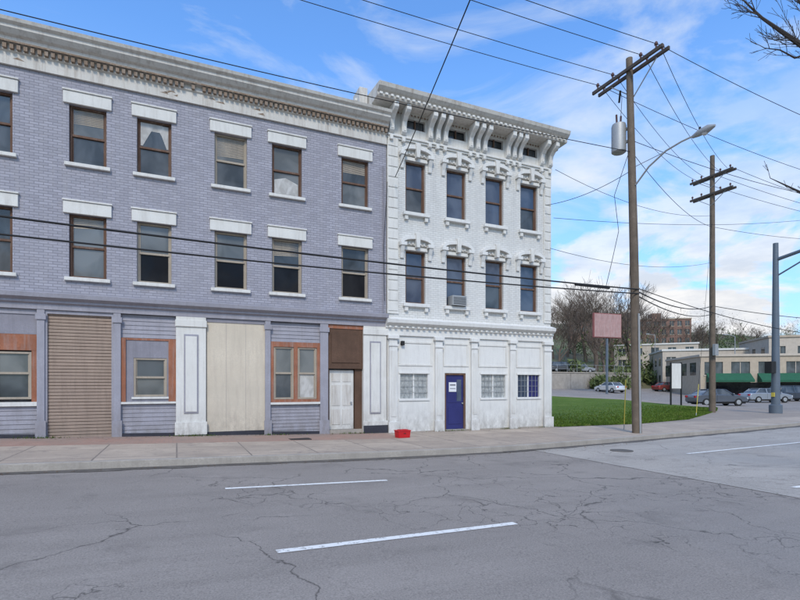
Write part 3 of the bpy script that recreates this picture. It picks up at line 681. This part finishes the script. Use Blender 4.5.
# ================= CARS =================
def car(name,x,y,ang,col,suv=False):
    nm='car_paint_%d'%int(col[0]*999+col[2]*99)
    if nm not in M:
        m,nt,b=newmat(nm); b.inputs['Metallic'].default_value=.35; b.inputs['Roughness'].default_value=.3
        b.inputs['Coat Weight'].default_value=.6; v=coord(nt); nt.links.new(mixc(nt,ramp(nt,noise(nt,v,3),.3,.7),mul(col,.85),col),b.inputs['Base Color']); M[nm]=m
    T=Thing(name,place(x,y,g(x,y)-.13,ang)); h=1.72 if suv else 1.45; l=2.3
    prof=[(-l,.42),(-l+.03,.75),(-l+.1,.93),(-1.75,1.0),(-1.3,1.02),(1.15,.98),(1.7,.9),(2.15,.78),(l,.6),(l,.36),(-l+.1,.3)]
    body=T('body',nm,.05,True)
    vs=[];n=len(prof)
    for yy,k in ((-.9,.97),(-.82,1.0),(.82,1.0),(.9,.97)):
        for (px_,pz) in prof: vs.append((px_*k,yy,.6+(pz-.6)*k))
    fs=[tuple(range(n)),tuple(range(4*n-1,3*n-1,-1))]
    for q in range(3):
        for i in range(n): fs.append((q*n+i,q*n+(i+1)%n,(q+1)*n+(i+1)%n,(q+1)*n+i))
    body.add(vs,fs)
    if suv: cab=[(-2.1,1.0),(-1.9,h-.06),(-1.5,h),(.2,h),(.45,h-.05),(1.15,.98)]
    else: cab=[(-1.75,.99),(-1.15,h-.08),(-.8,h),(.1,h),(.4,h-.06),(1.15,.97)]
    m_=len(cab); vs=[]
    for yy in (-.82,.82):
        for (px_,pz) in cab: vs.append((px_,(yy*(1-.2*(pz-.97)/.5)),pz))
    T('cabin_glass','glass',.03,True).add(vs,[tuple(range(m_)),tuple(range(2*m_-1,m_-1,-1))]+[(i,(i+1)%m_,(i+1)%m_+m_,i+m_) for i in range(m_)])
    T('roof',nm,.02,True).box(cab[1][0]+.05,cab[-2][0]-.02,-.64,.64,h-.03,h+.02)
    for sy in (-1,1):
        def yv(z): return sy*.835*(1-.2*(z-.97)/.5)
        for xx in (cab[1][0],-.45,cab[-2][0]-.02):
            T('pillars',nm).tube([(xx,yv(h-.03),h-.03),(xx+(0 if xx==-.45 else (.62 if xx>0 else -.5)),yv(1.0),1.0)],.045,5)
        T('door_lines','blackm').box(-.46,-.445,sy*.905-.003,sy*.905+.003,.42,.95)
        T('mirrors',nm,.02).box(.85,1.0,min(sy*.88,sy*1.05),max(sy*.88,sy*1.05),.98,1.1)
        for wx in (-1.4,1.4):
            T('tyres','blackm',0,True).tube([(wx,sy*.72,.33),(wx,sy*.74,.33),(wx,sy*.92,.33),(wx,sy*.935,.33)],[.28,.34,.34,.30],18)
            T('wheel_rims','gray',0,True).tube([(wx,sy*.92,.33),(wx,sy*.945,.33)],[.22,.19],12)
        T('headlights','lens').box(2.15,2.305,min(sy*.5,sy*.82),max(sy*.5,sy*.82),.6,.74)
        T('tail_lights','red').box(-2.31,-2.2,min(sy*.55,sy*.82),max(sy*.55,sy*.82),.72,.88)
    T('underbody','blackm').box(-2.1,2.1,-.8,.8,.2,.4); T.done()
for px_,Z_,da,col,suv in ((716,44.5,0,(.10,.11,.13),False),(610,72,1.9,(.7,.7,.69),False),(792,56,.1,(.05,.06,.08),True),(765,52,.05,(.3,.32,.35),False),(668,78,.2,(.3,.06,.05),False),(690,82,.2,(.1,.12,.2),True)):
    x,y=W(px_,Z_); car('parked_car',x,y,RA+da,col,suv)
for px_,col in ((563,(.06,.06,.07)),(580,(.35,.35,.36))):
    x,y=W(px_,86); car('parked_car',x,y,RA,col,True)
# ================= BACKGROUND BUILDINGS =================
def simple(name,px,Z,w,h,dpt,mat,rows,colsn,winw,winh,z0=1.0,trim='white',ang=0,gm_='glass'):
    x,y=W(px,Z); T=Thing(name,place(x,y,g(x,y)-.3,RA+ang))
    ops=[]; sw=w/colsn; sh=(h-z0)/rows
    for r in range(rows):
        for c_ in range(colsn):
            a=-w/2+sw*(c_+.5)-winw/2; z=z0+sh*r+sh*.2; ops.append((a,a+winw,z,z+winh))
    wall(T('front_wall',mat),-w/2,w/2,-3,h,ops,rev=.2)
    for a,b_,c_,d_ in ops:
        T('windows',gm_).quad((a,.15,c_),(b_,.15,c_),(b_,.15,d_),(a,.15,d_))
        T('frames',trim).box((a+b_)/2-.04,(a+b_)/2+.04,.08,.145,c_,d_); T('sills',trim).box(a-.1,b_+.1,-.08,.05,c_-.15,c_)
    q=T('side_walls',mat); q.quad((w/2,0,-3),(w/2,dpt,-3),(w/2,dpt,h),(w/2,0,h)); q.quad((-w/2,dpt,-3),(w/2,dpt,-3),(w/2,dpt,h),(-w/2,dpt,h))
    q.quad((-w/2,0,-3),(-w/2,dpt,-3),(-w/2,dpt,h),(-w/2,0,h))
    for k in range(rows):
        for j in range(int(dpt//3.5)):
            yy=1.5+j*3.5; z=z0+sh*k+sh*.2; T('side_windows',gm_).box(-w/2-.02,-w/2-.005,yy,yy+winw,z,z+winh)
    T('roof','roof').quad((-w/2,0,h-.2),(w/2,0,h-.2),(w/2,dpt,h-.2),(-w/2,dpt,h-.2))
    T('parapet',trim,.02).box(-w/2-.15,w/2+.15,-.15,.2,h,h+.3); T('parapet',trim).box(-w/2-.15,-w/2+.2,.2,dpt,h,h+.3)
    return T
T=simple('beige_commercial_building',782,64,19,5.6,14,'beige',1,6,2.2,1.7,z0=2.6,trim='beige2',ang=-.2)
for k in range(3):
    a=-8.8+k*6; T('green_awnings','green').ext_yz([(-1.2,2.5),(-1.2,2.25),(-.01,2.25),(-.01,3.4)],a,a+5.2)
T('shop_windows','glassdk').box(-8.8,8.6,-.03,-.01,.5,2.2)
T.done()
T=simple('pale_stone_building',725,80,18,6.9,12,'beige2',2,7,1.4,1.4,ang=-.3); T.done()
T=simple('corner_tower_building',815,70,11,8.6,12,'beige2',2,4,1.3,1.8,trim='beige',ang=-.3); T.done()
T=simple('hillside_brick_building',664,150,15,8.6,12,'redbrick',3,7,1.2,1.5,trim='beige',ang=-.2); T('stair_tower','redbrick').box(-3.5,-1,-.5,4,8,10.4); T('rooftop_units','gray').box(2,4,3,5,8.4,9.5); T.done()
T=simple('brick_apartment_building',600,140,16,8.5,10,'redbrick',3,6,1.2,1.5,trim='beige',ang=-.3); T.done()
T=simple('low_stucco_building',655,100,15,5.2,10,'beige2',2,5,1.4,1.3,z0=.6,trim='white',ang=-.45); T.done()
rw=Thing('retaining_wall')
rw('wall','concrete',.02).box(34,70,44.2,44.6,.5,3.6); rw('coping','beige2',.02).box(33.9,70.1,44.1,44.75,3.6,3.72)
for k in range(9): rw('joints','dark').box(36+k*4,36.03+k*4,44.19,44.2,.6,3.6)
rw.done()
fe=Thing('chain_link_fence')
for k in range(19): fe('posts','gray').tube([(34+k*2,44.9,3.4),(34+k*2,44.9,4.9)],.03,6)
fe('rail','gray').tube([(34,44.9,4.9),(70,44.9,4.9)],.025,6); fe('rail','gray').tube([(34,44.9,4.3),(70,44.9,4.3)],.012,6); fe.done()
x,y=W(607,68); T=Thing('pole_sign',place(x,y,g(x,y),RA+.35))
T('post','bluegray').tube([(0,0,-.5),(0,0,7.4)],.16,8); z0=7.5; T('frame','signred',.03).box(-2.35,2.35,-.15,.15,z0,z0+3.3); T('face','pink').box(-2.25,2.25,-.19,-.155,z0+.1,z0+3.2); T('face_back','pink').box(-2.25,2.25,.155,.19,z0+.1,z0+3.2)
T.done()
x,y=W(676,42); T=Thing('pylon_sign',place(x,y,g(x,y),RA+.2))
for sx in (-.5,.5): T('posts','blackm').box(sx-.05,sx+.05,-.05,.05,0,3.6)
T('panel','white',.02).box(-.45,.45,-.06,.06,1.4,3.5)
T.done()
for px_,Z_,hh in ((735,75,8.5),(655,95,7)):
    x,y=W(px_,Z_); T=Thing('street_lamp',place(x,y,g(x,y),RA)); T('post','gray').tube([(0,0,-.2),(0,0,hh)],[.1,.06],6); T('arm','gray').tube([(0,0,hh),(-1.2,0,hh+.3)],.04,6); T('head','gray').box(-1.7,-1.1,-.12,.12,hh+.22,hh+.36); T.done()
# ================= TREES =================
def grow(mb,rnd,p,d,l,r,k,depth,spread,nroot=5,rmin=0.0):
    pts=[p];rs=[r];q=p;dd=d; ns=3
    for i in range(ns):
        dd=(dd+Vector((rnd.uniform(-1,1),rnd.uniform(-1,1),rnd.uniform(-.5,.8)))*.14).normalized()
        q=q+dd*l/ns; pts.append(q); rs.append(max(rmin,r*(1-.38*(i+1)/ns)))
    mb.tube(pts,rs,8 if k==0 else (5 if k<3 else 3),cap=False)
    if k>=depth: return
    for c_ in range(rnd.choice((3,3,4)) if k>0 else nroot):
        if c_:
            t=rnd.uniform(.35,1)*.999; seg=min(2,int(t*3)); pp=pts[seg].lerp(pts[seg+1],t*3-seg)
        else: pp=pts[-1]
        az=rnd.uniform(0,6.28); v=Vector((math.cos(az),math.sin(az),rnd.uniform(-.1,.6)))
        nd=(dd+v*spread*rnd.uniform(.7,1.4)).normalized()
        grow(mb,rnd,pp,nd,l*rnd.uniform(.62,.85),max(rmin,rs[-1]*rnd.uniform(.55,.85)),k+1,depth,spread,nroot,rmin)
def tree(name,x,y,h,mat,seed,depth=5,spread=.55,lean=(0,0),rmin=0):
    rnd=random.Random(seed); mb=MB(name,mat); mb.sm='keep'
    grow(mb,rnd,Vector((x,y,g(x,y)-.4)),Vector((lean[0],lean[1],1)).normalized(),h*.27,h*.02,0,depth,spread,5,rmin)
    return mb.build()
for i,(px_,Z_,hh) in enumerate(((596,92,23),(612,98,24),(630,96,19),(575,100,17),(560,92,13),(645,105,17),(604,86,12),(700,130,12),(586,104,20),(657,125,14),(624,110,22),(553,105,16),(567,110,18),(638,120,18),(690,125,13),(720,135,14),(745,140,14))):
    x,y=W(px_,Z_); tree('bare_tree',x,y,hh,'twig',10+i,depth=5,spread=.65,rmin=.02)
mb=MB('bare_street_tree','bark'); mb.sm='keep'; rnd=random.Random(21)
bx_,by_=13.6,-15.8
mb.tube([(bx_,by_,-.2),(bx_-.1,by_+.1,2),(bx_-.3,by_+.3,4.2)],[.2,.16,.14],10)
fork=Vector((bx_-.3,by_+.3,4.2))
for k in range(5):
    az=rnd.uniform(-1.2,1.8); grow(mb,rnd,fork,Vector((math.cos(az)*.5,math.sin(az)*.5-.2,1)).normalized(),2.0,.09,1,5,.6)
def P3(px,py,Z): x,y=W(px,Z); return Vector((x,y,H(py,Z)))
def bough(pts,r0,r1,sub,lsub,dep):
    n=len(pts); rs=[r0+(r1-r0)*i/(n-1) for i in range(n)]
    mb.tube(pts,rs,6,cap=False)
    for i in range(sub):
        t=rnd.uniform(.35,1)*(n-1)*.999; s_=int(t); p=pts[s_].lerp(pts[s_+1],t-s_); d=(pts[s_+1]-pts[s_]).normalized()
        v=Vector((rnd.uniform(-1,1),rnd.uniform(-1,1),rnd.uniform(-.8,.8)))
        grow(mb,rnd,p,(d+v*.8).normalized(),lsub*rnd.uniform(.6,1.1),max(.006,r1*1.2),3,3+dep,.6,3,.0035)
bough([fork,P3(900,150,7.6),P3(845,75,8.2),P3(812,52,8.5),P3(788,36,8.6),P3(762,18,8.7),P3(741,-2,8.8)],.09,.008,18,.40,2)
bough([P3(812,52,8.5),P3(795,58,8.6),P3(780,50,8.7),P3(764,48,8.7)],.02,.006,6,.25,1)
bough([P3(845,75,8.2),P3(812,20,8.4),P3(795,-5,8.5),P3(780,-30,8.6)],.03,.008,8,.4,2)
bough([fork,P3(890,230,7.6),P3(830,205,8.2),P3(800,192,8.4),P3(770,178,8.6)],.06,.005,5,.2,1)
mb.build()
def clumps(name,mat,n,z0,z1,seed,thin,lo=548,hi=840,rr=(3.5,6.5),cnt=420):
    mb=MB(name,mat); mb.sm='keep'; rnd=random.Random(seed)
    for k in range(n):
        px_=rnd.uniform(lo,hi); Z_=rnd.uniform(z0,z1); x,y=W(px_,Z_); z=g(x,y); R_=rnd.uniform(*rr)
        for j in range(cnt):
            v=Vector((rnd.gauss(0,.5),rnd.gauss(0,.5),rnd.gauss(0,.45)))*R_; c_=Vector((x,y,z+R_*.75))+v; s_=rnd.uniform(.3,1.1); a=Vector((rnd.uniform(-.7,.7),rnd.uniform(-.7,.7),rnd.uniform(-.2,1)))*s_; b_=Vector((rnd.uniform(-1,1),rnd.uniform(-1,1),rnd.uniform(-1,1)))*s_*thin
            mb.add([c_,c_+a,c_+b_],[(0,1,2)])
    mb.build()
clumps('wooded_hillside','twig',55,112,230,3,.14)
clumps('spring_foliage_trees','springleaf',22,95,210,4,.4,rr=(2.2,5))
clumps('evergreen_trees','evergreen',9,95,200,5,.4,rr=(2,4))
clumps('hedge','springleaf',16,78,92,6,.5,548,650,(.7,1.5),300)
rnd=random.Random(8)
mb=MB('grass_tufts','grass'); mb.sm='keep'
for k in range(14000):
    x=rnd.uniform(14.2,36); fb=0
    for i in range(len(lawnf)-1):
        (ax_,ay_),(bx_,by_)=lawnf[i],lawnf[i+1]
        if ax_<=x<=bx_: fb=ay_+(by_-ay_)*(x-ax_)/(bx_-ax_); break
    y=fb+abs(rnd.gauss(0,1))*5*(.02+rnd.random())-.05; z=g(x,y)+.01; a=rnd.uniform(0,3.14); w_=.03;h_=rnd.uniform(.04,.11)
    mb.add([(x-w_*math.cos(a),y-w_*math.sin(a),z),(x+w_*math.cos(a),y+w_*math.sin(a),z),(x+rnd.uniform(-.04,.04),y+rnd.uniform(-.04,.04),z+h_)],[(0,1,2)])
for k in range(900):
    cl_=rnd.choice((-3.2,.5,2.9,5.4,9.2,11.8,13.6)); x=cl_+rnd.gauss(0,.35); y=-.17-abs(rnd.gauss(0,.03)); z=g(x,y); a=rnd.uniform(0,3.14)
    mb.add([(x-.012*math.cos(a),y,z),(x+.012,y+.01,z),(x+rnd.uniform(-.05,.05),y+rnd.uniform(-.05,.02),z+rnd.uniform(.02,.09))],[(0,1,2)])
mb.build()
mb=MB('leaf_litter','leaf'); mb.sm='keep'
for k in range(700):
    if rnd.random()<.6: x=rnd.uniform(-8,14); y=-5.3-abs(rnd.gauss(0,.12)); zz=-.118
    else: x=rnd.uniform(-6,14); y=-.22-abs(rnd.gauss(0,.25)); zz=.006
    if zz<0 and x>8: y+=.5*(x-8)/6+.15
    z=g(x,y)+zz; a=rnd.uniform(0,6.28); s_=rnd.uniform(.015,.045)
    mb.add([(x,y,z),(x+s_*math.cos(a),y+s_*math.sin(a),z+.004),(x+s_*math.cos(a+1),y+s_*math.sin(a+1),z+.008)],[(0,1,2)])
mb.build()
x,y=11.2,-6.0
mh=MB('manhole_cover','gutter'); mh.tube([(x,y,g(x,y)-.121),(x,y,g(x,y)-.108)],.3,24); mh.build()
x,y=fx(300,-1.6),-1.6
v_=MB('utility_cover','dark'); v_.box(x-.3,x+.3,y-.2,y+.2,g(x,y)-.02,g(x,y)+.012); v_.build()
# ================= WORLD / SUN / CAMERA =================
el=math.radians(44); az=math.radians(205)
wd=bpy.data.worlds.new('World'); scene.world=wd; wd.use_nodes=True; nt=wd.node_tree
bg=nt.nodes['Background']; sky=nt.nodes.new('ShaderNodeTexSky'); sky.sky_type='NISHITA'; sky.sun_disc=False; sky.sun_elevation=el; sky.sun_rotation=az; sky.ozone_density=1.5; sky.air_density=1.0; sky.dust_density=1.0
tc=nt.nodes.new('ShaderNodeTexCoord').outputs['Generated']
n1=noise(nt,scaled(nt,tc,(1.2,2.2,5.0)),1.5,8,.58,.6)
cl=mathn(nt,'MULTIPLY',ramp(nt,n1,.46,.74),.95)
n2=noise(nt,scaled(nt,tc,(1,1,2.2)),4.6,9,.55,.25)
sx=N(nt,'ShaderNodeSeparateXYZ'); nt.links.new(tc,sx.inputs[0])
low=rng(nt,sx.outputs[2],.50,.16)
haze=rng(nt,sx.outputs[2],.55,.0,0,.62)
tint=mixc(nt,1.0,sky.outputs[0],(1.15,1.75,2.35),'MULTIPLY')
c=mixc(nt,haze,tint,(3.0,4.5,6.1))
c=mixc(nt,cl,c,(6.0,6.45,6.9))
cum=mathn(nt,'MULTIPLY',ramp(nt,n2,.47,.55),low)
shade=ramp(nt,noise(nt,scaled(nt,tc,(1,1,3)),9,5,.6),.35,.6,(5.2,5.5,6.0),(7.0,7.0,7.05))
c=mixc(nt,cum,c,shade)
nt.links.new(c,bg.inputs[0]); bg.inputs[1].default_value=.14
sd=Vector((math.sin(az)*math.cos(el),math.cos(az)*math.cos(el),math.sin(el)))
sl=bpy.data.lights.new('sun','SUN'); sl.energy=2.25; sl.angle=math.radians(12); sl.color=(1,.90,.75)
so=bpy.data.objects.new('sun',sl); scene.collection.objects.link(so); so.rotation_euler=sd.to_track_quat('Z','Y').to_euler(); so.location=(0,-30,40)
cam=bpy.data.cameras.new('camera'); co=bpy.data.objects.new('camera',cam); scene.collection.objects.link(co)
cam.sensor_width=36; cam.lens=F/800*36; cam.shift_y=(HZ-300)/800; cam.clip_end=6000; cam.clip_start=.1
co.location=(0,CY,CH); co.rotation_euler=(math.pi/2,0,-TH); scene.camera=co
scene.view_settings.view_transform='Standard'; scene.view_settings.look='None'; scene.view_settings.exposure=0
